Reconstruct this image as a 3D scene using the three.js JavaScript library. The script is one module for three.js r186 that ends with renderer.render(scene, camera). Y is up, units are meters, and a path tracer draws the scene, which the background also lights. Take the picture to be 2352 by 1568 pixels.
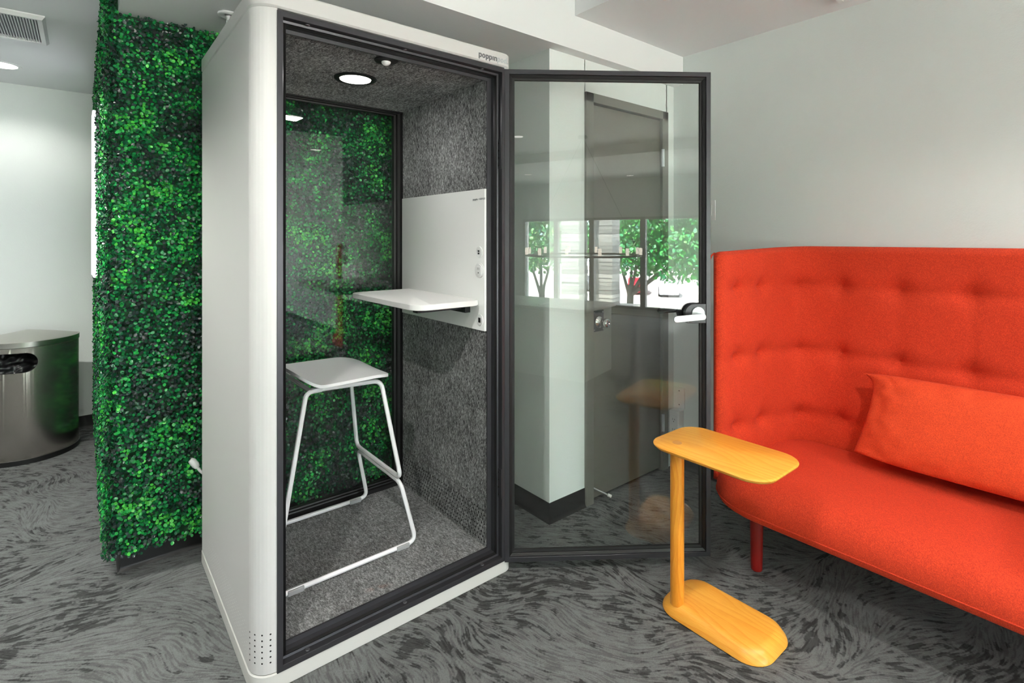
import * as THREE from 'three';
import { mergeGeometries, mergeVertices, toCreasedNormals } from 'three/addons/utils/BufferGeometryUtils.js';
import { RectAreaLightUniformsLib } from 'three/addons/lights/RectAreaLightUniformsLib.js';
import { TextGeometry } from 'three/addons/geometries/TextGeometry.js';
import { FontLoader } from 'three/addons/loaders/FontLoader.js';
import { Brush, Evaluator, SUBTRACTION } from 'three-bvh-csg';

// Plan coordinates: x runs along the phone booth's door front, v runs away from the camera to the left (v = -z), h is height.
// ---------------------------------------------------------------- camera, sky, sun, exposure
const scene = new THREE.Scene();
const renderer = new THREE.WebGLRenderer({ antialias: true });
renderer.toneMapping = THREE.LinearToneMapping;
renderer.toneMappingExposure = 1.04;
renderer.shadowMap.enabled = true;
RectAreaLightUniformsLib.init();
const camera = new THREE.PerspectiveCamera(2 * Math.atan(784 / 1207) * 180 / Math.PI, 2352 / 1568, 0.05, 300);
camera.position.set(0, 1.487, 0);
camera.lookAt(0.6336, 1.487, -0.7738);
camera.setViewOffset(2352, 1568, 0, 237, 2352, 1568);      // the lens is shifted down, verticals stay upright
scene.add(camera);
scene.background = new THREE.Color(0.86, 0.93, 1.0);
scene.backgroundIntensity = 18.0;
const sun = new THREE.DirectionalLight(0xfff6ea, 125);
sun.position.set(-14, 40, 16); sun.target.position.set(-4, -4, 30);
sun.castShadow = true; sun.shadow.mapSize.set(2048, 2048);
Object.assign(sun.shadow.camera, { left: -45, right: 45, top: 45, bottom: -45, near: 1, far: 140 });
scene.add(sun, sun.target);
const DOWNLIGHT = 14, POD_LIGHT = 5.2;

// ---------------------------------------------------------------- helpers
let seed = 20231;
const rnd = () => { seed |= 0; seed = (seed + 0x6D2B79F5) | 0; let t = Math.imul(seed ^ (seed >>> 15), 1 | seed); t = (t + Math.imul(t ^ (t >>> 7), 61 | t)) ^ t; return ((t ^ (t >>> 14)) >>> 0) / 4294967296; };
const rr = (a, b) => a + (b - a) * rnd();
const clamp = (x, a = 0, b = 1) => Math.min(b, Math.max(a, x));
const sstep = (a, b, x) => { const t = clamp((x - a) / (b - a)); return t * t * (3 - 2 * t); };
const lerp = (a, b, t) => a + (b - a) * t;
const W = (x, h, v) => new THREE.Vector3(x, h, -v);
const taken = {};
const numbered = (n) => { taken[n] = (taken[n] ?? -1) + 1; return taken[n] ? n + '_' + String(taken[n]).padStart(3, '0') : n; };
const shade = (m) => { m.castShadow = true; m.receiveShadow = true; return m; };
function thing(name, label, category, x = 0, h = 0, v = 0, turn = 0, group) {
  const o = new THREE.Group(); o.name = numbered(name); o.position.set(x, h, -v); o.rotation.y = turn;
  o.userData = { label, category }; if (group) o.userData.group = group; scene.add(o); return o;
}
function part(parent, name, geo, mat, label) {
  const m = shade(new THREE.Mesh(Array.isArray(geo) ? merge(geo) : geo, mat)); m.name = name; if (label) m.userData.label = label; parent.add(m); return m;
}
function struct(name, geo, mat, label, category) {
  const m = shade(new THREE.Mesh(Array.isArray(geo) ? merge(geo) : geo, mat)); m.name = name; m.userData = { kind: 'structure', label, category }; scene.add(m); return m;
}
function merge(list) {
  const l = list.map((g) => { const q = g.index ? g.toNonIndexed() : g.clone(); for (const k of Object.keys(q.attributes)) if (!['position', 'normal', 'uv'].includes(k)) q.deleteAttribute(k); return q; });
  return mergeGeometries(l, false);
}
// metres as texture coordinates, by the axis each face points along
function boxUV(g, ox = 0, oy = 0) {
  const q = g.index ? g.toNonIndexed() : g; if (!q.attributes.normal) q.computeVertexNormals();
  const p = q.attributes.position, uv = new Float32Array(p.count * 2);
  for (let i = 0; i < p.count; i += 3) {
    const a = new THREE.Vector3().fromBufferAttribute(p, i), b = new THREE.Vector3().fromBufferAttribute(p, i + 1), c = new THREE.Vector3().fromBufferAttribute(p, i + 2);
    const n = b.clone().sub(a).cross(c.clone().sub(a)), ax = Math.abs(n.x), ay = Math.abs(n.y), az = Math.abs(n.z);
    [a, b, c].forEach((w, k) => {
      const s = ay >= ax && ay >= az ? [w.x, w.z] : ax >= az ? [w.z, w.y] : [w.x, w.y];
      uv[(i + k) * 2] = s[0] + ox; uv[(i + k) * 2 + 1] = s[1] + oy;
    });
  }
  q.setAttribute('uv', new THREE.BufferAttribute(uv, 2)); return q;
}
const box = (x0, x1, h0, h1, v0, v1) => boxUV(new THREE.BoxGeometry(x1 - x0, h1 - h0, Math.abs(v1 - v0)).translate((x0 + x1) / 2, (h0 + h1) / 2, -(v0 + v1) / 2));
const cyl = (r0, r1, len, n = 24) => new THREE.CylinderGeometry(r1, r0, len, n);
// rounded rectangle loop in plan, 4 corners of k+1 points
function rrect(x0, x1, y0, y1, r, k = 6) {
  const out = [], rs = Array.isArray(r) ? r : [r, r, r, r];
  [[x1, y0, -90, rs[0], -1, 1], [x1, y1, 0, rs[1], -1, -1], [x0, y1, 90, rs[2], 1, -1], [x0, y0, 180, rs[3], 1, 1]].forEach(([x, y, a, q, sx, sy]) => {
    for (let i = 0; i <= k; i++) { const t = (a + 90 * i / k) * Math.PI / 180; out.push([x + sx * q + q * Math.cos(t), y + sy * q + q * Math.sin(t)]); }
  });
  return out;
}
// solid from stacked plan loops [[points], height]; closed by fans
function loft(loops, crease = 0.6) {
  const pos = [], idx = [], n = loops[0][0].length;
  for (const [pts, h] of loops) for (const [x, v] of pts) pos.push(x, h, -v);
  for (let l = 0; l + 1 < loops.length; l++) for (let i = 0; i < n; i++) {
    const a = l * n + i, b = l * n + (i + 1) % n, c = a + n, d = b + n; idx.push(a, b, d, a, d, c);
  }
  const fan = (l, flip) => { const [pts, h] = loops[l]; let x = 0, v = 0; for (const p of pts) { x += p[0] / n; v += p[1] / n; } const c = pos.length / 3; pos.push(x, h, -v); for (let i = 0; i < n; i++) { const a = l * n + i, b = l * n + (i + 1) % n; flip ? idx.push(c, b, a) : idx.push(c, a, b); } };
  fan(0, true); fan(loops.length - 1, false);
  const g = new THREE.BufferGeometry(); g.setAttribute('position', new THREE.Float32BufferAttribute(pos, 3)); g.setIndex(idx);
  return boxUV(toCreasedNormals(g, crease));
}
// box with rounded vertical corners r and a small edge chamfer e
const slab = (x0, x1, h0, h1, v0, v1, r, e = 0.003, k = 6) => {
  const rs = Array.isArray(r) ? r : [r, r, r, r], ri = rs.map((q) => Math.max(q - e, 0.0005));
  return loft([[rrect(x0 + e, x1 - e, v0 + e, v1 - e, ri, k), h0], [rrect(x0, x1, v0, v1, rs, k), h0 + e], [rrect(x0, x1, v0, v1, rs, k), h1 - e], [rrect(x0 + e, x1 - e, v0 + e, v1 - e, ri, k), h1]], 0.7);
};
// mitred frame: nested rectangles [x0,x1,y0,y1,z], joined by faces
function ring(rects, closed = true) {
  const pos = [], idx = []; const L = closed ? [...rects, rects[0]] : rects;
  for (let k = 0; k + 1 < L.length; k++) {
    const A = L[k], B = L[k + 1], c = (r) => [[r[0], r[2], r[4]], [r[1], r[2], r[4]], [r[1], r[3], r[4]], [r[0], r[3], r[4]]], a = c(A), b = c(B);
    for (let i = 0; i < 4; i++) { const j = (i + 1) % 4, o = pos.length / 3; pos.push(...a[i], ...a[j], ...b[j], ...b[i]); idx.push(o, o + 1, o + 2, o, o + 2, o + 3); }
  }
  const g = new THREE.BufferGeometry(); g.setAttribute('position', new THREE.Float32BufferAttribute(pos, 3)); g.setIndex(idx); const q = g.toNonIndexed(); q.computeVertexNormals(); return boxUV(q);
}
const inset = (x0, x1, y0, y1) => (a, z) => [x0 + a, x1 - a, y0 + a, y1 - a, z];
// a round tube through points with rounded bends
function tube(pts, r, bend = 0.04, n = 12, closed = false) {
  const path = new THREE.CurvePath(), P = pts.map((p) => p.clone()), m = P.length; let from = null, first = null;
  const corner = (i) => { const a = P[(i - 1 + m) % m], b = P[i], c = P[(i + 1) % m], d = Math.min(bend, a.distanceTo(b) * 0.45, b.distanceTo(c) * 0.45); return [b.clone().add(a.clone().sub(b).setLength(d)), b, b.clone().add(c.clone().sub(b).setLength(d))]; };
  if (closed) { const c0 = corner(0); from = c0[2]; first = c0; } else from = P[0];
  for (let i = 1; i < (closed ? m : m - 1); i++) { const [s, b, e] = corner(i); path.add(new THREE.LineCurve3(from, s)); path.add(new THREE.QuadraticBezierCurve3(s, b, e)); from = e; }
  if (closed) { path.add(new THREE.LineCurve3(from, first[0])); path.add(new THREE.QuadraticBezierCurve3(...first)); } else path.add(new THREE.LineCurve3(from, P[m - 1]));
  const samples = []; path.curves.forEach((c, k) => { const q = c.isLineCurve3 ? 2 : 7; for (let i = k ? 1 : 0; i <= q; i++) samples.push(c.getPoint(i / q)); });
  return sweep(samples, r, n);
}
function sweep(S, r, n = 12) {
  const pos = [], idx = [], up = new THREE.Vector3(); let N = null;
  S.forEach((p, i) => {
    const t = S[Math.min(i + 1, S.length - 1)].clone().sub(S[Math.max(i - 1, 0)]).normalize();
    if (!N) { up.set(0, 1, 0); if (Math.abs(t.y) > 0.9) up.set(1, 0, 0); N = up.clone().cross(t).normalize(); }
    N.sub(t.clone().multiplyScalar(N.dot(t))).normalize(); const B = t.clone().cross(N), q = typeof r === 'function' ? r(i / (S.length - 1)) : r;
    for (let k = 0; k < n; k++) { const a = 2 * Math.PI * k / n; const w = p.clone().addScaledVector(N, q * Math.cos(a)).addScaledVector(B, q * Math.sin(a)); pos.push(w.x, w.y, w.z); }
  });
  for (let i = 0; i + 1 < S.length; i++) for (let k = 0; k < n; k++) { const a = i * n + k, b = i * n + (k + 1) % n; idx.push(a, b, b + n, a, b + n, a + n); }
  for (const [l, f] of [[0, 0], [S.length - 1, 1]]) { const c = pos.length / 3; pos.push(S[l].x, S[l].y, S[l].z); for (let k = 0; k < n; k++) { const a = l * n + k, b = l * n + (k + 1) % n; f ? idx.push(c, a, b) : idx.push(c, b, a); } }
  const g = new THREE.BufferGeometry(); g.setAttribute('position', new THREE.Float32BufferAttribute(pos, 3)); g.setIndex(idx);
  return boxUV(toCreasedNormals(g, 0.9));
}
const rod = (a, b, r, n = 10) => sweep([a, b], r, n);
const moved = (g, x, h, v) => g.clone().translate(x, h, -v);

// ---------------------------------------------------------------- textures
// tileable value noise on an nx by ny lattice over 0..1
function lattice(nx, ny, sd) { const keep = seed; seed = sd; const a = new Float32Array(nx * ny); for (let i = 0; i < a.length; i++) a[i] = rnd(); seed = keep;
  return (x, y) => { x = ((x % 1) + 1) % 1 * nx; y = ((y % 1) + 1) % 1 * ny; const i = Math.floor(x) % nx, j = Math.floor(y) % ny; let u = x - Math.floor(x), w = y - Math.floor(y); u = u * u * (3 - 2 * u); w = w * w * (3 - 2 * w); const i2 = (i + 1) % nx, j2 = (j + 1) % ny; return lerp(lerp(a[j * nx + i], a[j * nx + i2], u), lerp(a[j2 * nx + i], a[j2 * nx + i2], u), w); }; }
function texture(w, h, fn, metresX, metresY, srgb = true) {
  const d = new Uint8Array(w * h * 4), c = [0, 0, 0];
  for (let y = 0; y < h; y++) for (let x = 0; x < w; x++) { fn(x / w, y / h, c, x, y); const o = (y * w + x) * 4; d[o] = clamp(c[0]) * 255; d[o + 1] = clamp(c[1]) * 255; d[o + 2] = clamp(c[2]) * 255; d[o + 3] = 255; }
  const t = new THREE.DataTexture(d, w, h, THREE.RGBAFormat); t.wrapS = t.wrapT = THREE.RepeatWrapping; t.magFilter = THREE.LinearFilter; t.minFilter = THREE.LinearMipmapLinearFilter; t.generateMipmaps = true;
  if (srgb) t.colorSpace = THREE.SRGBColorSpace; t.repeat.set(1 / metresX, 1 / metresY); t.needsUpdate = true; return t;
}
// carpet: pile brushed along a wandering flow, with darker strokes
function carpetTexture() {
  const N = 2048, A = lattice(3, 3, 11), A2 = lattice(13, 13, 12), B = lattice(170, 170, 13), F = lattice(520, 520, 14), D = lattice(7, 7, 15), D2 = lattice(26, 26, 16), D3 = lattice(60, 60, 17), D4 = lattice(330, 330, 18);
  const noise = new Float32Array(N * N), fine = new Float32Array(N * N), ca = new Float32Array(N * N), sa = new Float32Array(N * N);
  for (let y = 0; y < N; y++) for (let x = 0; x < N; x++) { const u = x / N, v = y / N, i = y * N + x; noise[i] = B(u, v); fine[i] = F(u, v); const t = 0.95 + 2.6 * (A(u, v) - 0.5) + 1.9 * (A2(u, v) - 0.5); ca[i] = Math.cos(t); sa[i] = Math.sin(t); }
  const wrap = (a) => (a + N * 4) % N;
  return texture(N, N, (u, v, c, x, y) => {
    let s = 0, f = 0, n = 0; const i0 = y * N + x; let px = x, py = y;
    for (let k = 0; k < 10; k++) { const i = (wrap(py | 0)) * N + wrap(px | 0); s += noise[i]; f += fine[i]; n++; px += ca[i] * 2.2; py += sa[i] * 2.2; }
    px = x; py = y; for (let k = 0; k < 9; k++) { const i = (wrap(py | 0)) * N + wrap(px | 0); s += noise[i]; f += fine[i]; n++; px -= ca[i] * 2.2; py -= sa[i] * 2.2; }
    s = s / n; f = f / n; const dens = D(u, v) * 0.5 + D2(u, v) * 0.38 + D3(u, v) * 0.12;
    const rag = D4(u, v) - 0.5, dark = sstep(0.60, 0.74, s + (dens - 0.5) * 0.62 + rag * 0.16 + (f - 0.5) * 0.5), thin = sstep(0.44, 0.62, f), pale = sstep(0.5, 0.36, s);
    const g = (0.405 - 0.145 * dark - thin * 0.085 + 0.02 * pale + 0.07 * (0.5 - dens)) * (1 + (rnd() - 0.5) * 0.24);
    c[0] = g * 0.985; c[1] = g * 1.012; c[2] = g * 1.01;
  }, 2.4, 2.4);
}
function feltTexture(sd, base, contrast, floor) {            // floor: one sheet a metre wide with a faint brown smear near the sill
  const k = floor ? 2 : 1, sm = lattice(40, 40, sd + 7);
  const a = lattice(64 * k, 26 * k, sd), b = lattice(150 * k, 60 * k, sd + 1), e = lattice(256 * k, 110 * k, sd + 2), l = lattice(6, 6, sd + 3);
  return texture(768 * k, 768 * k, (u, v, c) => { const s1 = a(u + 0.1 * v, v), s2 = b(u - 0.15 * v, v + 0.1 * u), s3 = e(u, v), g = base * (1 + contrast * (0.45 * (s1 - 0.5) + 0.75 * (s2 - 0.5) + 0.8 * (s3 - 0.5) + 0.25 * (l(u, v) - 0.5)) + (rnd() - 0.5) * 0.12); let t = 0; if (floor) { const dx = u - 0.925, dy = v - 0.062 - 0.45 * (u - 0.925) - 2.2 * (u - 0.925) ** 2; t = 0.55 * sstep(0.085, 0.02, Math.abs(dx)) * sstep(0.022, 0.003, Math.abs(dy)) * sstep(0.3, 0.7, sm(u, v)); } c[0] = g * (1 + 0.06 * t); c[1] = g * (1.012 - 0.14 * t); c[2] = g * (1.015 - 0.2 * t); }, 0.5 * k, 0.5 * k);
}
function fabricTexture(sd, rgb, amount) {
  const a = lattice(128, 128, sd), b = lattice(60, 200, sd + 1), d = lattice(200, 60, sd + 2), l = lattice(5, 5, sd + 3);
  return texture(512, 512, (u, v, c, x, y) => { const w = ((x >> 1) + (y >> 1)) % 2 ? 0.03 : -0.03, k = 1 + amount * (0.5 * (a(u, v) - 0.5) + 0.55 * (b(u, v) - 0.5) + 0.55 * (d(u, v) - 0.5) + 0.05 * (l(u, v) - 0.5)) + w + (rnd() - 0.5) * 0.1; c[0] = rgb[0] * lerp(1, k, 0.75); c[1] = rgb[1] * lerp(1, k, 1.6); c[2] = rgb[2] * lerp(1, k, 1.4); }, 0.16, 0.16);
}
// ash boards: long wavering growth lines along u
function woodTexture(sd, light, dark, lines, mx, my) {
  const w1 = lattice(3, 5, sd), w2 = lattice(10, 14, sd + 1), pore = lattice(30, 420, sd + 2), p2 = lattice(90, 512, sd + 4), l = lattice(4, 7, sd + 3);
  return texture(1024, 512, (u, v, c) => { const q = v * lines + 3.2 * w1(u, v) + 0.55 * w2(u, v), f = q - Math.floor(q), ringv = Math.pow(f, 2.2) * sstep(1, 0.9, f), k = clamp(0.42 * ringv + 0.32 * (l(u, v) - 0.3) + 0.34 * (pore(u, v) - 0.45) + 0.22 * (p2(u, v) - 0.5) + 0.14); for (let i = 0; i < 3; i++) c[i] = lerp(light[i], dark[i], k); }, mx, my);
}
function bumpTexture(sd, n1, n2, m) { const a = lattice(n1, n1, sd), b = lattice(n2, n2, sd + 1); return texture(512, 512, (u, v, c) => { c[0] = c[1] = c[2] = 0.5 * a(u, v) + 0.5 * b(u, v); }, m, m, false); }

// ---------------------------------------------------------------- materials
const S = (color, roughness = 0.6, more = {}) => new THREE.MeshStandardMaterial({ color, roughness, ...more });
const PH = (more) => new THREE.MeshPhysicalMaterial(more);
const paintBump = bumpTexture(40, 90, 220, 0.5), weaveBump = bumpTexture(44, 150, 256, 0.16);
const M = {
  wall: S('#e2e8e6', 0.75, { bumpMap: paintBump, bumpScale: 0.0004 }), ceiling: S('#e9ebec', 0.9), soffit: S('#e3e6e6', 0.85),
  carpet: S('#ffffff', 1, { map: carpetTexture() }), rubber: S('#161717', 0.42),
  podWhite: S('#cacac9', 0.42), podBase: S('#cbccc8', 0.4), frame: S('#404044', 0.36, { metalness: 0.5 }), frameDark: S('#1d1c1d', 0.42, { metalness: 0.4 }), gasket: S('#0b0b0c', 0.65),
  felt: S('#ffffff', 1, { map: feltTexture(60, 0.455, 0.85) }), feltFloor: S('#ffffff', 1, { map: feltTexture(66, 0.445, 0.62, true) }), hole: S('#050505', 0.9),
  panel: S('#e6e7e6', 0.35), plastic: S('#e9eaea', 0.35), plasticDark: S('#151516', 0.4), desk: S('#e4e4e3', 0.4), bracket: S('#232325', 0.45, { metalness: 0.5 }),
  glass: PH({ color: '#fbfdfc', roughness: 0, transmission: 1, thickness: 0, ior: 1.52 }), steel: S('#b9bcbe', 0.32, { metalness: 1 }), satin: S('#c9d0d4', 0.42, { metalness: 0.65 }), chrome: S('#c8c8c6', 0.16, { metalness: 1 }),
  screw: S('#7c7c80', 0.35, { metalness: 0.8 }), stool: S('#e3e4e6', 0.42), glide: S('#9a9c9d', 0.55),
  red: S('#ffffff', 0.92, { map: fabricTexture(80, [0.80, 0.222, 0.092], 0.36), bumpMap: weaveBump, bumpScale: 0.0006 }), redPillow: S('#ffffff', 0.92, { map: fabricTexture(86, [0.855, 0.275, 0.115], 0.3), bumpMap: weaveBump, bumpScale: 0.0005 }), redSeam: S('#b8200f', 0.9), redLeg: S('#ffffff', 0.45, { map: woodTexture(90, [0.58, 0.085, 0.06], [0.44, 0.045, 0.035], 14, 0.3, 0.12) }),
  wood: S('#ffffff', 0.36, { map: woodTexture(95, [0.965, 0.71, 0.30], [0.885, 0.53, 0.12], 13, 0.9, 0.42) }), woodPost: S('#ffffff', 0.36, { map: woodTexture(99, [0.95, 0.66, 0.24], [0.82, 0.45, 0.08], 7, 0.7, 0.2) }), woodCap: S('#c98a42', 0.4),
  closet: S('#66655d', 0.42), closetFrame: S('#6e6e67', 0.5), bin: PH({ color: '#cfc8c0', metalness: 1, roughness: 0.26, anisotropy: 0.8 }), binLid: PH({ color: '#c4c0ba', metalness: 1, roughness: 0.3 }), bag: S('#1a1a1c', 0.28),
  neon: S('#f4f4f6', 0.4, { emissive: '#f4f2ff', emissiveIntensity: 1.3 }), glow: S('#ffffff', 0.5, { emissive: '#fffaf0', emissiveIntensity: 5 }), trimWhite: S('#e6e7e8', 0.45), ventDark: S('#a3a4a8', 0.8),
  backing: S('#1f4d2e', 0.85), leafPlain: S('#ffffff', 0.38),
};
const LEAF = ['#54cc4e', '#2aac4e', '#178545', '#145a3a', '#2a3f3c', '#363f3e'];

// ---------------------------------------------------------------- the room
struct('floor', box(-4.6, 3.2, -0.12, 0, -6.2, 5.5), M.carpet, 'dark grey carpet with streaky darker strokes across the whole room', 'floor');
struct('wall_right', box(3.015, 3.17, 0, 3.0, -6.2, 2.1), M.wall, 'pale painted wall behind the red sofa', 'wall');
struct('wall_far', box(-4.6, 0.2, 0, 3.0, 5.3, 5.45), M.wall, 'white wall behind the steel bin in the far alcove', 'wall');
struct('wall_left', box(-4.75, -4.6, 0, 3.0, -6.2, 5.45), M.wall, 'pale side wall far left of the room', 'wall');
struct('wall_partition', [box(0.138, 1.9, 0, 3.0, 2.925, 5.45), box(1.893, 3.2, 0, 3.0, 2.14, 5.45)], M.wall, 'thick partition block carrying the green leaf covering behind the booth', 'wall');
struct('wall_back', [box(1.893, 2.165, 0, 2.6, 2.003, 2.14), box(2.931, 3.05, 0, 2.6, 2.003, 2.14), box(2.16, 2.94, 2.295, 2.6, 2.003, 2.14)], M.wall, 'pale wall around the grey closet door', 'wall');
const WIN = [-3.42, -2.60, -1.775, -0.705, 0.42, 1.62, 2.85], SILL = 0.12, HEAD = 1.90;
struct('wall_window', [box(-4.75, WIN[0], 0, 3.0, -6.2, -6.0), box(WIN[6], 3.2, 0, 3.0, -6.2, -6.0), box(WIN[0], WIN[6], 0, SILL, -6.2, -6.0), box(WIN[0], WIN[6], HEAD, 3.0, -6.2, -6.0)], M.wall, 'window wall behind the camera seen mirrored in the glass door', 'wall');
struct('ceiling', box(-4.6, 2.012, 2.8, 3.05, -3.2, 1.95), M.ceiling, 'raised white ceiling field in the middle of the room', 'ceiling');
struct('ceiling_right', box(2.012, 3.15, 2.66, 3.05, -3.2, 1.95), M.ceiling, 'lower white ceiling above the red sofa', 'ceiling');
struct('ceiling_rear', box(-4.6, 3.15, 2.66, 3.05, -6.1, -3.2), M.ceiling, 'lower white ceiling in front of the windows', 'ceiling');
struct('ceiling_left', box(-4.6, 0.125, 2.62, 3.05, 1.95, 5.4), M.ceiling, 'low white ceiling over the alcove with the vent and round light', 'ceiling');
struct('ceiling_soffit', box(0.125, 3.05, 2.48, 3.05, 1.933, 2.99), M.soffit, 'white dropped soffit running above the phone booth', 'ceiling');
function baseboard(name, x0, v0, x1, v1, nx, nv, label, e0 = 0, e1 = 0) {                // rubber base with a cove toe, path from 0 to 1, normal into the room
  const prof = [[0, 0.102], [0.0035, 0.1], [0.0045, 0.02], [0.009, 0.006], [0.016, 0.0015], [0.016, 0]], pos = [], idx = [];
  const L = Math.hypot(x1 - x0, v1 - v0), tx = (x1 - x0) / L, tv = (v1 - v0) / L;
  for (const [d, h] of prof) pos.push(x0 + nx * d - tx * d * e0, h, -(v0 + nv * d - tv * d * e0), x1 + nx * d + tx * d * e1, h, -(v1 + nv * d + tv * d * e1));
  for (let i = 0; i + 1 < prof.length; i++) { const a = 2 * i; idx.push(a, a + 1, a + 3, a, a + 3, a + 2); }
  const g = new THREE.BufferGeometry(); g.setAttribute('position', new THREE.Float32BufferAttribute(pos, 3)); g.setIndex(idx); g.computeVertexNormals();
  return struct(name, boxUV(g.toNonIndexed()), M.rubber, label, 'baseboard');
}
baseboard('baseboard_partition', 0.138, 2.925, 1.893, 2.925, 0, -1, 'black rubber baseboard under the green leaf wall', 1, 0);
baseboard('baseboard_partition_side', 0.138, 5.3, 0.138, 2.925, -1, 0, 'black rubber baseboard along the partition side facing the alcove', 0, 1);
baseboard('baseboard_far', 0.138, 5.3, -4.6, 5.3, 0, -1, 'black rubber baseboard behind the steel bin');
baseboard('baseboard_back', 1.893, 2.003, 2.16, 2.003, 0, -1, 'black rubber baseboard beside the grey closet door', 1, 0);
baseboard('baseboard_column', 1.893, 2.925, 1.893, 2.003, -1, 0, 'black rubber baseboard round the corner next to the booth', 0, 1);
baseboard('baseboard_right', 3.015, 2.003, 3.015, -6, -1, 0, 'black rubber baseboard behind the red sofa');

// the grey closet door
{
  const d = new THREE.Group(); d.name = 'door_1'; d.userData = { kind: 'structure', label: 'grey flush closet door with steel knob seen through the glass door', category: 'door' }; scene.add(d);
  const fr = (x0, x1, h0, h1) => slab(x0, x1, h0, h1, 1.988, 2.06, 0.003, 0.002, 2);
  part(d, 'frame', [fr(2.16, 2.222, 0, 2.3), fr(2.874, 2.936, 0, 2.3), fr(2.16, 2.936, 2.248, 2.3), box(2.222, 2.236, 0, 2.25, 2.045, 2.06), box(2.862, 2.874, 0, 2.25, 2.045, 2.06)], M.closetFrame);
  const leaf = part(d, 'door_leaf', slab(2.226, 2.87, 0.02, 2.24, 2.004, 2.044, 0.002, 0.0015, 2), M.closet);
  const plate = part(d, 'lock_plate', slab(2.226, 2.318, 0.958, 1.078, 1.999, 2.004, 0.002, 0.001, 2), M.bracket);
  for (const [x, h] of [[2.236, 1.066], [2.308, 1.066], [2.236, 0.97], [2.308, 0.97]]) part(d, 'screw', cyl(0.004, 0.004, 0.003, 12).rotateX(Math.PI / 2).translate(x, h, -1.9975), M.screw);
  const prof = [[0, 0], [0.034, 0], [0.034, 0.004], [0.03, 0.012], [0.014, 0.018], [0.0125, 0.034], [0.018, 0.04], [0.026, 0.05], [0.0285, 0.06], [0.026, 0.07], [0.017, 0.076], [0.008, 0.074], [0.006, 0.07], [0, 0.07]].map(([r, y]) => new THREE.Vector2(r, y));
  part(d, 'knob', new THREE.LatheGeometry(prof, 32).rotateX(Math.PI / 2).translate(2.272, 1.012, -1.999), M.chrome);
  for (const h of [2.0, 0.31]) part(d, 'hinge', [cyl(0.0075, 0.0075, 0.11, 12).translate(2.874, h, -1.984), box(2.862, 2.886, h - 0.055, h + 0.055, 1.9855, 1.9885)], M.satin);
  const st = part(d, 'door_stop', rod(W(2.232, 0.08, 2.004), W(2.29, 0.045, 1.94), 0.0042), M.steel);
  part(st, 'stop_tip', rod(W(2.287, 0.047, 1.943), W(2.3, 0.039, 1.929), 0.0085), M.plastic);
  part(d, 'closet_floor_edge', box(2.165, 2.931, 0, 0.02, 2.05, 2.14), M.gasket);
}

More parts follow.
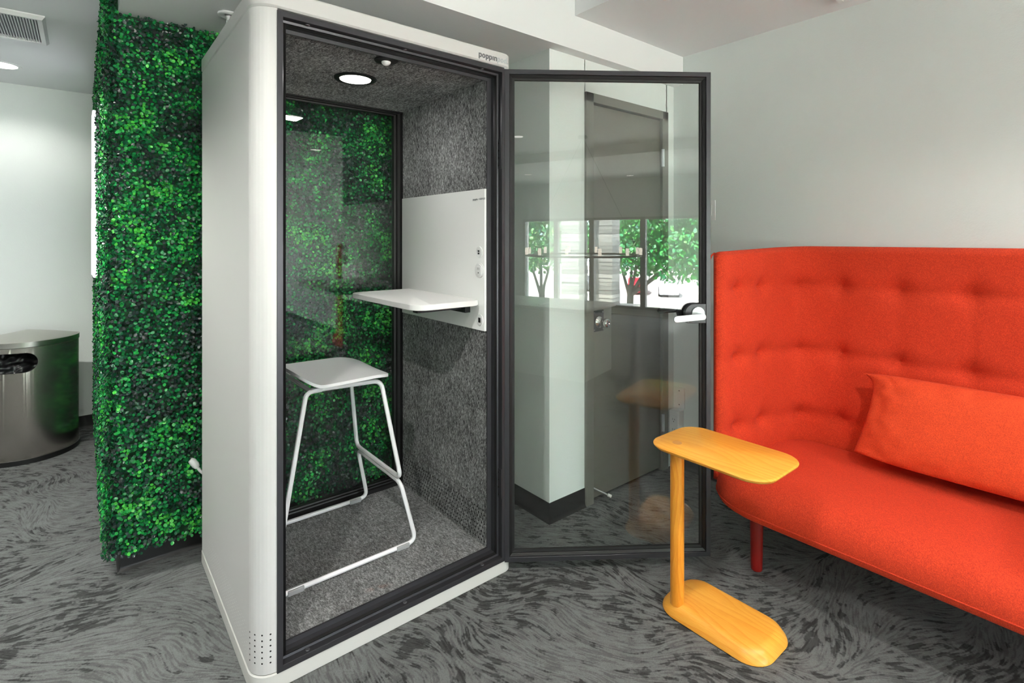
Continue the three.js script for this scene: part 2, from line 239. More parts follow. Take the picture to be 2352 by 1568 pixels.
// ---------------------------------------------------------------- phone booth
const X0 = 0.425, X1 = 1.502, V0 = 1.828, V1 = 2.785, FX0 = 0.497, FX1 = 1.456, FH0 = 0.056, FH1 = 2.238;
const booth = thing('phone_booth', 'white single-person phone booth with open glass door and felt interior', 'phone booth', 0, 0, 0);
{
  part(booth, 'plinth', slab(X0, X1, 0, 0.057, V0, V1, [0.046, 0.02, 0.02, 0.072], 0.004, 10), M.podBase);
  part(booth, 'roof_cap', slab(X0, X1, 2.2475, 2.31, V0, V1, [0.046, 0.02, 0.02, 0.072], 0.006, 10), M.podWhite);
  // side panels: extruded plan with the rounded front corner
  const sidePanel = (left) => {
    const s = new THREE.Shape(), e = 0.002;
    if (left) { s.moveTo(FX0, V0 + e); s.absarc(X0 + 0.072 + e, V0 + 0.072 + e, 0.072, -Math.PI / 2, -Math.PI, true); s.lineTo(X0 + e, V1 - 0.02); s.lineTo(X0 + 0.018, V1 - e); s.lineTo(FX0, V1 - e); s.lineTo(0.516, 2.73); s.lineTo(0.516, 1.90); s.lineTo(FX0, 1.878); }
    else { s.moveTo(FX1, V0 + e); s.absarc(X1 - 0.046 - e, V0 + 0.046 + e, 0.046, -Math.PI / 2, 0, false); s.lineTo(X1 - e, V1 - 0.02); s.lineTo(X1 - 0.018, V1 - e); s.lineTo(FX1, V1 - e); s.lineTo(1.41, 2.73); s.lineTo(1.41, 1.90); s.lineTo(FX1, 1.878); }
    return boxUV(toCreasedNormals(new THREE.ExtrudeGeometry(s, { depth: 2.245 - 0.0605, bevelEnabled: false, curveSegments: 14 }).rotateX(-Math.PI / 2).translate(0, 0.0605, 0), 0.5));
  };
  const sideL = part(booth, 'side_panel', sidePanel(true), M.podWhite), sideR = part(booth, 'side_panel', sidePanel(false), M.podWhite);
  // vent perforations: short sunken cups round the lower corner and along the side
  const holes = [], cup = new THREE.CircleGeometry(0.0029, 10);
  const cx = X0 + 0.074, cv = V0 + 0.074;
  for (let r = 0; r < 6; r++) for (let c = 0; c < 4; c++) { const a = (12 + 20.5 * c) * Math.PI / 180, R = 0.0723; holes.push(cup.clone().rotateY(-(Math.PI / 2 - a)).translate(cx - R * Math.cos(a), 0.098 + 0.0185 * r, -(cv - R * Math.sin(a)))); }
  part(sideL, 'vent_holes', merge(holes), M.hole).userData.kind = 'stuff';
  const bumps = [], dome = new THREE.SphereGeometry(0.0028, 8, 5, 0, Math.PI * 2, 0, Math.PI / 2).rotateZ(Math.PI / 2);
  for (let r = 0; r < 6; r++) for (let c = 0; c < 43; c++) bumps.push(dome.clone().scale(0.35, 1, 1).translate(X0 + 0.0024, 0.098 + 0.0185 * r, -(V0 + 0.098 + 0.0195 * (c + (r % 2) * 0.5))));
  part(sideL, 'vent_dots', merge(bumps), M.podWhite).userData.kind = 'stuff';
  // door frame in the front opening
  const I = inset(FX0, FX1, FH0, FH1), fv = -V0, LIP = (z) => [FX0 + 0.042, FX1 - 0.058, FH0 + 0.053, FH1 - 0.05, z];
  const fr = part(booth, 'front_frame', ring([I(0, fv - 0.045), I(0, fv + 0.004), I(0.018, fv + 0.004), I(0.019, fv + 0.002), I(0.0195, fv - 0.022), I(0.027, fv - 0.024), I(0.028, fv - 0.03), I(0.036, fv - 0.031), I(0.037, fv - 0.052), LIP(fv - 0.053), LIP(fv - 0.06), I(0.02, fv - 0.06)]), M.frame);
  part(fr, 'gasket', ring([I(0.0275, fv - 0.0245), I(0.0335, fv - 0.019), I(0.036, fv - 0.031), I(0.028, fv - 0.031)]), M.gasket);
  const sc = (x, h, ax) => { const g = mergeGeometries([cyl(0.0062, 0.0055, 0.003, 16).toNonIndexed(), new THREE.TorusGeometry(0.0062, 0.0016, 6, 16).rotateX(Math.PI / 2).toNonIndexed()]); return g.translate(x, h, -(V0 + 0.012)); };
  for (const x of [0.60, 0.97, 1.34]) { part(fr, 'screw', sc(x, FH1 - 0.0205), M.screw); part(fr, 'screw', sc(x, FH0 + 0.0205), M.screw); }
  // hinges on the right jamb
  for (const h of [1.86, 0.40]) { const hg = part(fr, 'hinge', [cyl(0.007, 0.007, 0.13, 14).translate(1.447, h, -(V0 + 0.004)), box(1.4345, 1.437, h - 0.065, h + 0.065, V0 - 0.002, V0 + 0.03)], M.frame); for (let k = 0; k < 4; k++) part(hg, 'screw', cyl(0.0035, 0.0035, 0.003, 10).rotateZ(Math.PI / 2).translate(1.4335, h - 0.05 + 0.033 * k, -(V0 + 0.016)), M.gasket); }
  const bits = []; for (let k = 0; k < 12; k++) bits.push(new THREE.SphereGeometry(0.0022, 8, 6).translate(1.4285, 0.22 + 0.17 * k, -(V0 + 0.04)));
  part(fr, 'jamb_rivets', merge(bits), M.screw).userData.kind = 'stuff';
  // rear glazed wall
  const bz = -2.71, B = (x0, x1, h0, h1, z) => [x0, x1, h0, h1, bz + z];
  const bf = part(booth, 'rear_frame', ring([B(0.516, 1.41, 0.1, 2.21, -0.07), B(0.516, 1.41, 0.1, 2.21, 0.03), B(0.535, 1.395, 0.125, 2.19, 0.03), B(0.54, 1.39, 0.128, 2.188, 0.018), B(0.555, 1.374, 0.134, 2.184, 0.016), B(0.558, 1.37, 0.136, 2.181, 0.004), B(0.568, 1.359, 0.142, 2.175, 0.002), B(0.568, 1.359, 0.142, 2.175, -0.02), B(0.54, 1.38, 0.12, 2.19, -0.07)]), M.frameDark);
  part(bf, 'glass_pane', new THREE.BoxGeometry(0.82, 2.06, 0.008).translate(0.963, 1.158, bz - 0.008), M.glass);
  // felt lining
  part(booth, 'felt_ceiling', box(0.516, 1.41, 2.196, 2.246, 1.89, 2.70), M.felt);
  part(booth, 'felt_floor', box(0.516, 1.41, 0.0575, 0.105, 1.89, 2.70), M.feltFloor);
  part(booth, 'felt_wall', box(0.516, 0.530, 0.105, 2.196, 1.89, 2.69), M.felt);
  part(booth, 'felt_wall', box(1.40, 1.41, 0.304, 2.196, 1.89, 2.69), M.felt);
  const low = part(booth, 'felt_vent_panel', box(1.3995, 1.41, 0.105, 0.3005, 1.89, 2.69), M.felt);
  const hp = [], hc = new THREE.CircleGeometry(0.0043, 10).rotateY(-Math.PI / 2);
  for (let r = 0; r < 8; r++) for (let c = 0; c < 36; c++) hp.push(hc.clone().translate(1.3990, 0.125 + 0.0195 * r, -(1.905 + 0.0218 * (c + (r % 2) * 0.5))));
  part(low, 'vent_holes', merge(hp), M.hole).userData.kind = 'stuff';
  const gp = [], gc = new THREE.CircleGeometry(0.0036, 8).rotateX(Math.PI / 2);
  for (let r = 0; r < 12; r++) for (let c = 0; c < 13; c++) { const x = 1.165 + 0.0125 * r, v = 2.10 + 0.0155 * (c + (r % 2) * 0.5); gp.push(gc.clone().translate(x, 2.1955, -v)); }
  part(booth, 'ceiling_grille', merge(gp), M.hole).userData.kind = 'stuff';
  // white equipment panel with sockets
  const pn = part(booth, 'equipment_panel', slab(1.388, 1.401, 1.072, 1.708, 1.888, 2.668, 0.002, 0.0015, 2), M.panel);
  const disc = (h, v, r, d) => new THREE.CylinderGeometry(r, r, d, 40).rotateZ(Math.PI / 2).translate(1.388 - d / 2, h, -v);
  const usb = part(pn, 'usb_port', [disc(1.424, 1.927, 0.0255, 0.003), disc(1.424, 1.927, 0.022, 0.0045)], M.plastic);
  part(usb, 'usb_slot', [box(1.3828, 1.384, 1.426, 1.433, 1.9205, 1.9335), box(1.3828, 1.384, 1.415, 1.422, 1.9205, 1.9335)], M.plasticDark);
  const soc = part(pn, 'power_socket', [disc(1.342, 1.927, 0.0345, 0.002), disc(1.342, 1.927, 0.028, 0.004), box(1.3815, 1.384, 1.324, 1.36, 1.908, 1.946)], M.plastic);
  part(soc, 'socket_slot', [box(1.381, 1.3818, 1.345, 1.355, 1.9205, 1.9225), box(1.381, 1.3818, 1.345, 1.355, 1.9315, 1.9335), box(1.381, 1.3818, 1.329, 1.334, 1.924, 1.930)], M.plasticDark);
  const net = part(pn, 'network_port', [disc(1.119, 1.921, 0.0255, 0.003), disc(1.119, 1.921, 0.022, 0.0045)], M.plastic);
  part(net, 'port_opening', box(1.3828, 1.384, 1.108, 1.13, 1.913, 1.929), M.plasticDark);
  // fold-down desk and its bracket
  const dk = (h, e) => [rrect(1.055 + e, 1.388, 1.905 + e, 2.592 - e, [0.05, 0.0006, 0.05, 0.075], 8), h];
  part(booth, 'desk_shelf', loft([dk(1.186, 0.003), dk(1.188, 0), dk(1.209, 0), dk(1.211, 0.002)], 0.7), M.desk);
  part(booth, 'desk_bracket', [box(1.13, 1.389, 1.16, 1.185, 2.03, 2.07), box(1.13, 1.389, 1.16, 1.185, 2.43, 2.47), box(1.36, 1.389, 1.145, 1.185, 2.0, 2.5)], M.bracket);
  // ceiling light and motion sensor
  const cl = part(booth, 'ceiling_light', new THREE.LatheGeometry([[0.066, 0], [0.092, 0], [0.092, -0.003], [0.086, -0.006], [0.07, -0.006], [0.066, 0]].map(([r, y]) => new THREE.Vector2(r, y)), 40).translate(0.94, 2.1955, -2.245), M.bracket);
  part(cl, 'light_diffuser', cyl(0.066, 0.067, 0.004, 40).translate(0.94, 2.1915, -2.245), M.glow);
  const pl = new THREE.RectAreaLight(0xfffcf8, POD_LIGHT * 14, 0.11, 0.11); pl.position.set(0.94, 2.186, -2.245); pl.lookAt(0.94, 0, -2.245); booth.add(pl);
  const ps = part(booth, 'motion_sensor', new THREE.LatheGeometry([[0, 0], [0.047, 0], [0.047, -0.003], [0.042, -0.007], [0, -0.008]].reverse().map(([r, y]) => new THREE.Vector2(r, y)), 32).translate(0.937, 2.1955, -1.935), M.bracket);
  part(ps, 'sensor_dome', new THREE.SphereGeometry(0.0185, 20, 10, 0, Math.PI * 2, Math.PI / 2, Math.PI / 2).scale(1, 0.85, 1).translate(0.937, 2.1885, -1.935), M.plastic);
}
// lettering on the roof cap and the panel
{
  const font = await new FontLoader().loadAsync('fonts/droid/droid_sans_bold.typeface.json');
  const word = (txt, size) => new TextGeometry(txt, { font, size, depth: 0.0008, curveSegments: 4, bevelEnabled: false });
  const dark = S('#4a4e52', 0.5), pale = S('#a9b0b5', 0.5);
  const sz = 0.0232; let x = 1.312; const y = 2.2635, zz = -V0 + 0.0001;
  const put = (txt, mat, nm) => { const gs = []; for (const ch of txt) { const dotless = ch === 'i'; if (dotless) { gs.push(new THREE.BoxGeometry(sz * 0.19, sz * 0.765, 0.0008).translate(x + sz * 0.19, y + sz * 0.3825, zz + 0.0004)); x += sz * 0.40; continue; } const g = word(ch, sz); g.computeBoundingBox(); const w = g.boundingBox; gs.push(g.translate(x - w.min.x + sz * 0.05, y, zz)); x += w.max.x - w.min.x + sz * 0.115; } part(booth, nm, gs, mat); };
  put('poppin', dark, 'lettering'); put('pod.', pale, 'lettering');
  const t = word('poppin. + KOPLUS', 0.0082).rotateY(-Math.PI / 2); t.computeBoundingBox(); const bb = t.boundingBox;
  part(booth, 'lettering', t.translate(1.3876 - bb.max.x, 1.66, -1.978 - bb.min.z), S('#8c9194', 0.5));
}
// the glass door, swung open
{
  const DW = 0.932, H0 = 0.05, H1 = 2.237, I = inset(0, DW, H0, H1);
  const door = part(booth, 'door_frame', ring([I(0, -0.046), I(0, -0.001), I(0.001, 0), I(0.020, 0), I(0.021, -0.001), I(0.021, -0.046)]), M.frame, 'dark metal frame of the open glass door');
  door.position.copy(W(1.451, 0, 1.823)); door.rotation.y = -Math.atan2(0.5954, 0.8035);
  part(door, 'glazing_bead', ring([I(0.0212, -0.04), I(0.0212, -0.0075), I(0.0225, -0.0065), I(0.034, -0.0125), I(0.0345, -0.022), I(0.041, -0.022), I(0.041, -0.036), I(0.0212, -0.044)]), M.frameDark);
  part(door, 'door_gasket', ring([I(0.034, -0.0165), I(0.044, -0.0185), I(0.045, -0.028), I(0.036, -0.028)]), M.gasket);
  part(door, 'glass_pane', new THREE.BoxGeometry(DW - 0.076, H1 - H0 - 0.076, 0.008).translate(DW / 2, (H0 + H1) / 2, -0.028), M.glass, 'clear glass pane of the open door');
  // lock case: D-shaped plates on both faces, levers and roses
  const dee = (x0, x1, yc, hh, d) => { const s = new THREE.Shape(); s.moveTo(x1, yc - hh); s.lineTo(x1, yc + hh); s.lineTo(x0 + hh, yc + hh); s.absarc(x0 + hh, yc, hh, Math.PI / 2, 1.5 * Math.PI, false); s.lineTo(x1, yc - hh); return boxUV(new THREE.ExtrudeGeometry(s, { depth: d, bevelEnabled: true, bevelThickness: 0.0015, bevelSize: 0.0015, bevelSegments: 2, curveSegments: 20 })); };
  part(door, 'lock_case', dee(0.815, 0.908, 1.147, 0.042, 0.02).translate(0, 0, -0.02), M.frame);
  part(door, 'lock_case', dee(0.800, 0.905, 1.149, 0.05, 0.03).translate(0, 0, -0.072), M.frameDark);
  part(door, 'handle_rose', new THREE.LatheGeometry([[0, 0], [0.03, 0], [0.03, 0.006], [0.027, 0.009], [0, 0.009]].map(([r, y]) => new THREE.Vector2(r, y)), 36).rotateX(Math.PI / 2).translate(0.872, 1.149, 0.001), M.satin);
  const lever = (() => { const s = new THREE.Shape(); s.absarc(0, 0, 0.0125, -Math.PI / 2, Math.PI / 2, false); s.absarc(-0.118, 0, 0.0125, Math.PI / 2, 1.5 * Math.PI, false); return new THREE.ExtrudeGeometry(s, { depth: 0.006, bevelEnabled: true, bevelThickness: 0.002, bevelSize: 0.0015, bevelSegments: 3, curveSegments: 14 }); })();
  part(door, 'handle', [boxUV(lever.clone().rotateZ(0.085).translate(0.876, 1.139, 0.042)), boxUV(cyl(0.009, 0.011, 0.04, 20).rotateX(Math.PI / 2).translate(0.873, 1.143, 0.026))], M.satin, 'silver lever handle on the door face');
  part(door, 'handle', [boxUV(lever.clone().scale(1.05, 0.9, 1.3).rotateZ(0.06).translate(0.865, 1.152, -0.125)), boxUV(cyl(0.011, 0.011, 0.055, 20).rotateX(Math.PI / 2).translate(0.868, 1.149, -0.095))], M.frameDark, 'black lever handle behind the glass');
  for (const [x, y] of [[0.869, 1.171], [0.874, 1.126]]) part(door, 'screw', cyl(0.004, 0.004, 0.003, 12).rotateX(Math.PI / 2).translate(x, y, 0.0105), M.chrome);
  part(door, 'latch_indicator', box(DW, DW + 0.0015, 1.139, 1.163, 0.012, 0.028), S('#c9cccc', 0.4));
  part(door, 'latch_mark', [box(DW + 0.0012, DW + 0.002, 1.138, 1.144, 0.012, 0.028), box(DW + 0.0012, DW + 0.002, 1.157, 1.164, 0.012, 0.028)], S('#7c0f1c', 0.5));
}
// power lead coming out of the booth's rear
{
  const c = thing('power_plug', 'white power plug and lead poking out behind the booth against the leaves', 'plug', 0, 0, 0);
  part(c, 'lead', sweep([W(0.50, 0.33, 2.83), W(0.46, 0.365, 2.815), W(0.427, 0.405, 2.812), W(0.412, 0.43, 2.815)], 0.0068, 10), M.plastic);
  part(c, 'plug_body', sweep([W(0.416, 0.424, 2.814), W(0.408, 0.437, 2.816), W(0.397, 0.454, 2.82), W(0.388, 0.463, 2.823)], (t) => 0.011 + 0.006 * Math.sin(t * Math.PI), 12), M.plastic);
}

// ---------------------------------------------------------------- bar stool
{
  const st = thing('bar_stool', 'white sled-base bar stool standing inside the phone booth', 'stool', 0, 0, 0);
  // moulded seat: gentle dish, front edge rolled down, rear lip rising
  const nx = 26, nv = 26, top = [], P = (i, j, d) => {
    let a = -1 + 2 * i / nx, b = -1 + 2 * j / nv; const k = Math.pow(Math.pow(Math.abs(a), 5) + Math.pow(Math.abs(b), 5), 0.2) || 1, m = Math.max(Math.abs(a), Math.abs(b)); const sc = m > 0 ? lerp(1, m / k, 1) : 1; a *= sc; b *= sc;
    const x = 0.89 + 0.215 * a, v = 2.405 + (0.235 - 0.012 * a) * b;
    const h = 0.872 + 0.010 * b * b - 0.016 * Math.pow(clamp((a - 0.45) / 0.55), 2) + 0.06 * Math.pow(clamp((-a - 0.55) / 0.45), 1.6) - d; return [x, h, -v];
  };
  const pos = [], idx = []; for (const d of [0, 0.013]) for (let j = 0; j <= nv; j++) for (let i = 0; i <= nx; i++) pos.push(...P(i, j, d));
  const id = (l, i, j) => l * (nx + 1) * (nv + 1) + j * (nx + 1) + i;
  for (let j = 0; j < nv; j++) for (let i = 0; i < nx; i++) { idx.push(id(0, i, j), id(0, i + 1, j), id(0, i + 1, j + 1), id(0, i, j), id(0, i + 1, j + 1), id(0, i, j + 1)); idx.push(id(1, i, j), id(1, i + 1, j + 1), id(1, i + 1, j), id(1, i, j), id(1, i, j + 1), id(1, i + 1, j + 1)); }
  for (let i = 0; i < nx; i++) { idx.push(id(0, i + 1, 0), id(0, i, 0), id(1, i, 0), id(0, i + 1, 0), id(1, i, 0), id(1, i + 1, 0)); idx.push(id(0, i, nv), id(0, i + 1, nv), id(1, i + 1, nv), id(0, i, nv), id(1, i + 1, nv), id(1, i, nv)); }
  for (let j = 0; j < nv; j++) { idx.push(id(0, 0, j), id(0, 0, j + 1), id(1, 0, j + 1), id(0, 0, j), id(1, 0, j + 1), id(1, 0, j)); idx.push(id(0, nx, j + 1), id(0, nx, j), id(1, nx, j), id(0, nx, j + 1), id(1, nx, j), id(1, nx, j + 1)); }
  const g = new THREE.BufferGeometry(); g.setAttribute('position', new THREE.Float32BufferAttribute(pos, 3)); g.setIndex(idx);
  part(st, 'seat', boxUV(toCreasedNormals(g, 0.7)), M.stool);
  const r = 0.0098, fl = 0.105 + r + 0.003;
  // lower loop: rear legs, runners, front uprights, footrest; upper loop: front legs hung from the seat
  part(st, 'frame', tube([W(0.78, 0.852, 2.215), W(0.715, 0.852, 2.21), W(0.556, fl, 2.12), W(1.172, fl, 2.12), W(1.108, 0.392, 2.145), W(1.108, 0.392, 2.615), W(1.172, fl, 2.645), W(0.556, fl, 2.645), W(0.715, 0.852, 2.60), W(0.78, 0.852, 2.595)], r, 0.045, 14), M.stool);
  part(st, 'front_legs', tube([W(0.74, 0.852, 2.225), W(1.052, 0.842, 2.225), W(1.106, 0.412, 2.138), W(1.106, 0.412, 2.622), W(1.052, 0.842, 2.585), W(0.74, 0.852, 2.585)], r, 0.04, 14), M.stool);
  part(st, 'seat_rail', tube([W(0.735, 0.852, 2.21), W(0.735, 0.852, 2.60)], r * 0.9, 0.02, 12), M.stool);
  for (const [x, v] of [[1.105, 2.12], [0.645, 2.12], [1.105, 2.645], [0.645, 2.645]]) part(st, 'glide', slab(x - 0.032, x + 0.032, 0.105, 0.126, v - 0.0125, v + 0.0125, 0.006, 0.003, 3), M.glide);
}

// ---------------------------------------------------------------- green leaf coverings
const leafGeo = (() => {                                                     // spoon-shaped boxwood leaf, folded along its rib
  const L = 1, w = 0.42, pos = [0, 0, 0, -w * 0.8, 0.28, 0.09, 0, 0.3, 0.0, w * 0.8, 0.28, 0.09, -w, 0.62, 0.07, 0, 0.64, -0.02, w, 0.62, 0.07, -w * 0.55, 0.9, 0.01, 0, 1, -0.06, w * 0.55, 0.9, 0.01];
  const idx = [0, 2, 1, 0, 3, 2, 1, 2, 5, 1, 5, 4, 2, 3, 6, 2, 6, 5, 4, 5, 8, 4, 8, 7, 5, 6, 9, 5, 9, 8];
  const g = new THREE.BufferGeometry(); g.setAttribute('position', new THREE.Float32BufferAttribute(pos, 3)); g.setIndex(idx); g.computeVertexNormals(); g.setAttribute('uv', new THREE.Float32BufferAttribute(new Float32Array(20), 2)); return g;
})();

const leafInst = S('#ffffff', 0.3); leafInst.side = THREE.DoubleSide;
const patchA = lattice(17, 17, 301), patchB = lattice(47, 47, 302), patchC = lattice(5, 5, 303);
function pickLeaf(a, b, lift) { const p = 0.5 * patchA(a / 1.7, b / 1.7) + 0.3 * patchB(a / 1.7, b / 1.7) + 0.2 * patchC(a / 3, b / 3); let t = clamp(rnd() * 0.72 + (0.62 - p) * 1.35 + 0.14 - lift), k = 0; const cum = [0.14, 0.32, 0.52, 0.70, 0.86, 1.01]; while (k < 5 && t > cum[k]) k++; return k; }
function leafPose(o, n, up, side, size) {                                    // leaf pointing mostly out of the wall with a free tilt
  const q = new THREE.Quaternion(), e1 = rr(-1.0, 1.0), e2 = rr(-1.25, 0.7), dir = rr(0, Math.PI * 2);
  const y = up.clone().multiplyScalar(Math.cos(dir)).addScaledVector(side, Math.sin(dir)).addScaledVector(n, rr(0.0, 1.3)).normalize();
  const z0 = n.clone().addScaledVector(up, 0.35 + e2 * 0.5).addScaledVector(side, e1 * 0.55), x = y.clone().cross(z0).normalize(), z = x.clone().cross(y);
  o.quaternion.setFromRotationMatrix(new THREE.Matrix4().makeBasis(x, y, z)); o.scale.setScalar(size);
}
function leafCover(name, label, count, place, n, up, side, nearest, lift, backing, shades) {
  const leafMats = shades.map((c) => S(c, 0.3, { side: THREE.DoubleSide }));
  const t = thing(name, label, 'leaf wall', 0, 0, 0);
  part(t, 'backing_mat', backing, M.backing);
  const dummy = new THREE.Object3D(), list = [];
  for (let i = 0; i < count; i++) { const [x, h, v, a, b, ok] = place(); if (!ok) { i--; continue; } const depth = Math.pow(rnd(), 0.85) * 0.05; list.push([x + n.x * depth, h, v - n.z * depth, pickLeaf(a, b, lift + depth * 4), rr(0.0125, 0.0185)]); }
  const own = list.map((l, i) => [nearest(l), i]).sort((p, q) => p[0] - q[0]).slice(0, 290).map((p) => p[1]), chosen = new Set(own);
  const rest = new THREE.InstancedMesh(leafGeo, leafInst, list.length - chosen.size); rest.name = 'leaves'; rest.userData.kind = 'stuff'; let k = 0; const col = shades.map((c) => new THREE.Color(c)), cc = new THREE.Color();
  list.forEach((l, i) => {
    dummy.position.set(l[0], l[1], -l[2]); leafPose(dummy, n, up, side, l[4]);
    if (chosen.has(i)) { const m = shade(new THREE.Mesh(leafGeo, leafMats[l[3]])); m.name = 'leaf'; m.position.copy(dummy.position); m.quaternion.copy(dummy.quaternion); m.scale.copy(dummy.scale); t.add(m); return; }
    dummy.updateMatrix(); rest.setMatrixAt(k, dummy.matrix); cc.copy(col[l[3]]).multiplyScalar(rr(0.65, 1.2)); rest.setColorAt(k, cc); k++;
  });
  shade(rest); t.add(rest); return t;
}
leafCover('leaf_wall_covering', 'wall of small artificial boxwood leaves behind the phone booth', 60000, () => { const x = rr(0.105, 1.88), h = rr(0.075, 2.49); return [x, h, 2.897, x, h, h > 0.085 + 0.02 * rnd() && h < 2.475]; },
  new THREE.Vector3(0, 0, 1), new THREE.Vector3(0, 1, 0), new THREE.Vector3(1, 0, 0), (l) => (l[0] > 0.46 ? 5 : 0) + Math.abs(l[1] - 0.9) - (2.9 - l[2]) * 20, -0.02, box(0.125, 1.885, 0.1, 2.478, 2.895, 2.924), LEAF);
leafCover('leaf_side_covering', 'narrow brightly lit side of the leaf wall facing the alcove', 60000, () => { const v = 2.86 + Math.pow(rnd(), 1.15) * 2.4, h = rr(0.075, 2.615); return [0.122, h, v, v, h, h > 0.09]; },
  new THREE.Vector3(-1, 0, 0), new THREE.Vector3(0, 1, 0), new THREE.Vector3(0, 0, 1), (l) => l[2] - 2.86 - (0.12 - l[0]) * 8 + (l[1] > 2.3 || l[1] < 0.1 ? 1 : 0), -0.02, box(0.122, 0.137, 0.1, 2.615, 2.93, 5.29), LEAF);

// ---------------------------------------------------------------- sign on the leaf wall
{
  const s = thing('neon_sign', 'glowing white lettered sign standing off the side of the leaf wall', 'sign', 0, 0, 0);
  const bar = (h0, h1, v, w, nm) => part(s, nm, slab(0.052, 0.086, h0, h1, v - w / 2, v + w / 2, 0.008, 0.004, 3), M.neon);
  bar(1.62, 2.33, 4.62, 0.04, 'letter_stroke'); bar(1.60, 2.30, 4.30, 0.04, 'letter_stroke'); bar(2.26, 2.31, 4.46, 0.30, 'letter_stroke'); bar(1.93, 1.98, 4.46, 0.30, 'letter_stroke');
  bar(1.23, 1.70, 4.72, 0.04, 'letter_stroke'); bar(1.42, 1.66, 4.10, 0.14, 'letter_stroke'); bar(1.25, 1.50, 4.20, 0.04, 'letter_stroke'); bar(1.25, 1.45, 4.05, 0.04, 'letter_stroke'); bar(1.44, 1.49, 4.42, 0.5, 'letter_stroke'); bar(1.68, 1.72, 4.45, 0.34, 'letter_stroke');
  for (const [h, v] of [[2.2, 4.62], [1.3, 4.72], [1.5, 4.1], [2.2, 4.3]]) part(s, 'standoff', rod(W(0.06, h, v), W(0.125, h, v), 0.004), M.steel);
  const l = new THREE.RectAreaLight(0xf6f4ff, 1.2, 0.7, 1.1); l.position.set(0.046, 1.75, -4.4); l.lookAt(-3, 1.75, -4.4); s.add(l);
  const l2 = new THREE.RectAreaLight(0xf6f4ff, 3.0, 0.6, 1.0); l2.position.set(0.05, 1.75, -4.0); l2.lookAt(0.12, 1.4, -3.2); s.add(l2);
}

// ---------------------------------------------------------------- steel bin
{
  const b = thing('waste_bin', 'brushed steel half-round waste bin with sloped lid in the alcove', 'bin', -0.286, 0, 4.975);
  const R = 0.27, half = (r, back) => { const s = new THREE.Shape(); s.moveTo(r, back); s.absarc(0, 0, r, 0, -Math.PI, true); s.lineTo(-r, back); s.lineTo(r, back); return s; };
  const ext = (r, back, h0, h1) => new THREE.ExtrudeGeometry(half(r, back), { depth: h1 - h0, bevelEnabled: false, curveSegments: 48 }).rotateX(-Math.PI / 2).translate(0, h0, 0);
  const ev = new Evaluator(); ev.attributes = ['position', 'normal', 'uv']; const B = (g) => { const q = new Brush(g); q.updateMatrixWorld(); return q; };
  const slot = new THREE.CapsuleGeometry(0.066, 0.14, 8, 24).rotateZ(Math.PI / 2).scale(1, 1, 2).translate(-0.075, 0.668, 0.25);
  let shell = ev.evaluate(B(ext(R, 0.02, 0.03, 0.765)), B(ext(R - 0.004, 0.016, 0.036, 0.78)), SUBTRACTION); shell = ev.evaluate(shell, B(slot), SUBTRACTION);
  const sg = toCreasedNormals(shell.geometry.toNonIndexed(), 0.5), p = sg.attributes.position, uv = new Float32Array(p.count * 2); for (let i = 0; i < p.count; i++) { uv[2 * i] = Math.atan2(p.getX(i), p.getZ(i)) * R; uv[2 * i + 1] = p.getY(i); } sg.setAttribute('uv', new THREE.BufferAttribute(uv, 2));
  part(b, 'body', sg, M.bin);
  part(b, 'base_ring', boxUV(ext(R + 0.006, 0.024, 0, 0.032)), M.rubber);
  // lid: short skirt and a half cone with its peak at the flat back
  const lp = [], li = [], n = 48, rim = (r, h) => { for (let i = 0; i <= n; i++) { const a = Math.PI * i / n; lp.push(r * Math.cos(a), h, r * Math.sin(a)); } };
  rim(R + 0.004, 0.768); rim(R + 0.004, 0.802); rim(R - 0.004, 0.806); rim(R * 0.5, 0.832); rim(0.012, 0.851); const w = n + 1;
  for (let l = 0; l < 4; l++) for (let i = 0; i < n; i++) { const a = l * w + i; li.push(a, a + w, a + 1, a + 1, a + w, a + w + 1); }
  const c0 = lp.length / 3; lp.push(0, 0.851, 0, 0, 0.768, -0.02); for (let i = 0; i < n; i++) li.push(c0, 4 * w + i + 1, 4 * w + i); for (let l = 0; l < 4; l++) { li.push(l * w, c0 + 1, (l + 1) * w); li.push(l * w + n, (l + 1) * w + n, c0 + 1); }
  const lg = new THREE.BufferGeometry(); lg.setAttribute('position', new THREE.Float32BufferAttribute(lp, 3)); lg.setIndex(li);
  part(b, 'lid', boxUV(toCreasedNormals(lg, 0.35)), M.binLid);
  // crumpled liner inside the slot
  const nz = lattice(9, 7, 501), nz2 = lattice(23, 17, 502), bg = new THREE.PlaneGeometry(0.34, 0.2, 40, 22); for (let i = 0; i < bg.attributes.position.count; i++) { const x = bg.attributes.position.getX(i), y = bg.attributes.position.getY(i); bg.attributes.position.setZ(i, 0.05 * nz(x / 0.46 + 0.5, y / 0.24 + 0.5) + 0.018 * nz2(x / 0.46 + 0.5, y / 0.24 + 0.5) - x * x * 1.2); }
  bg.computeVertexNormals(); part(b, 'liner_bag', boxUV(bg.rotateX(-0.5).translate(-0.05, 0.63, 0.15)), M.bag);
}

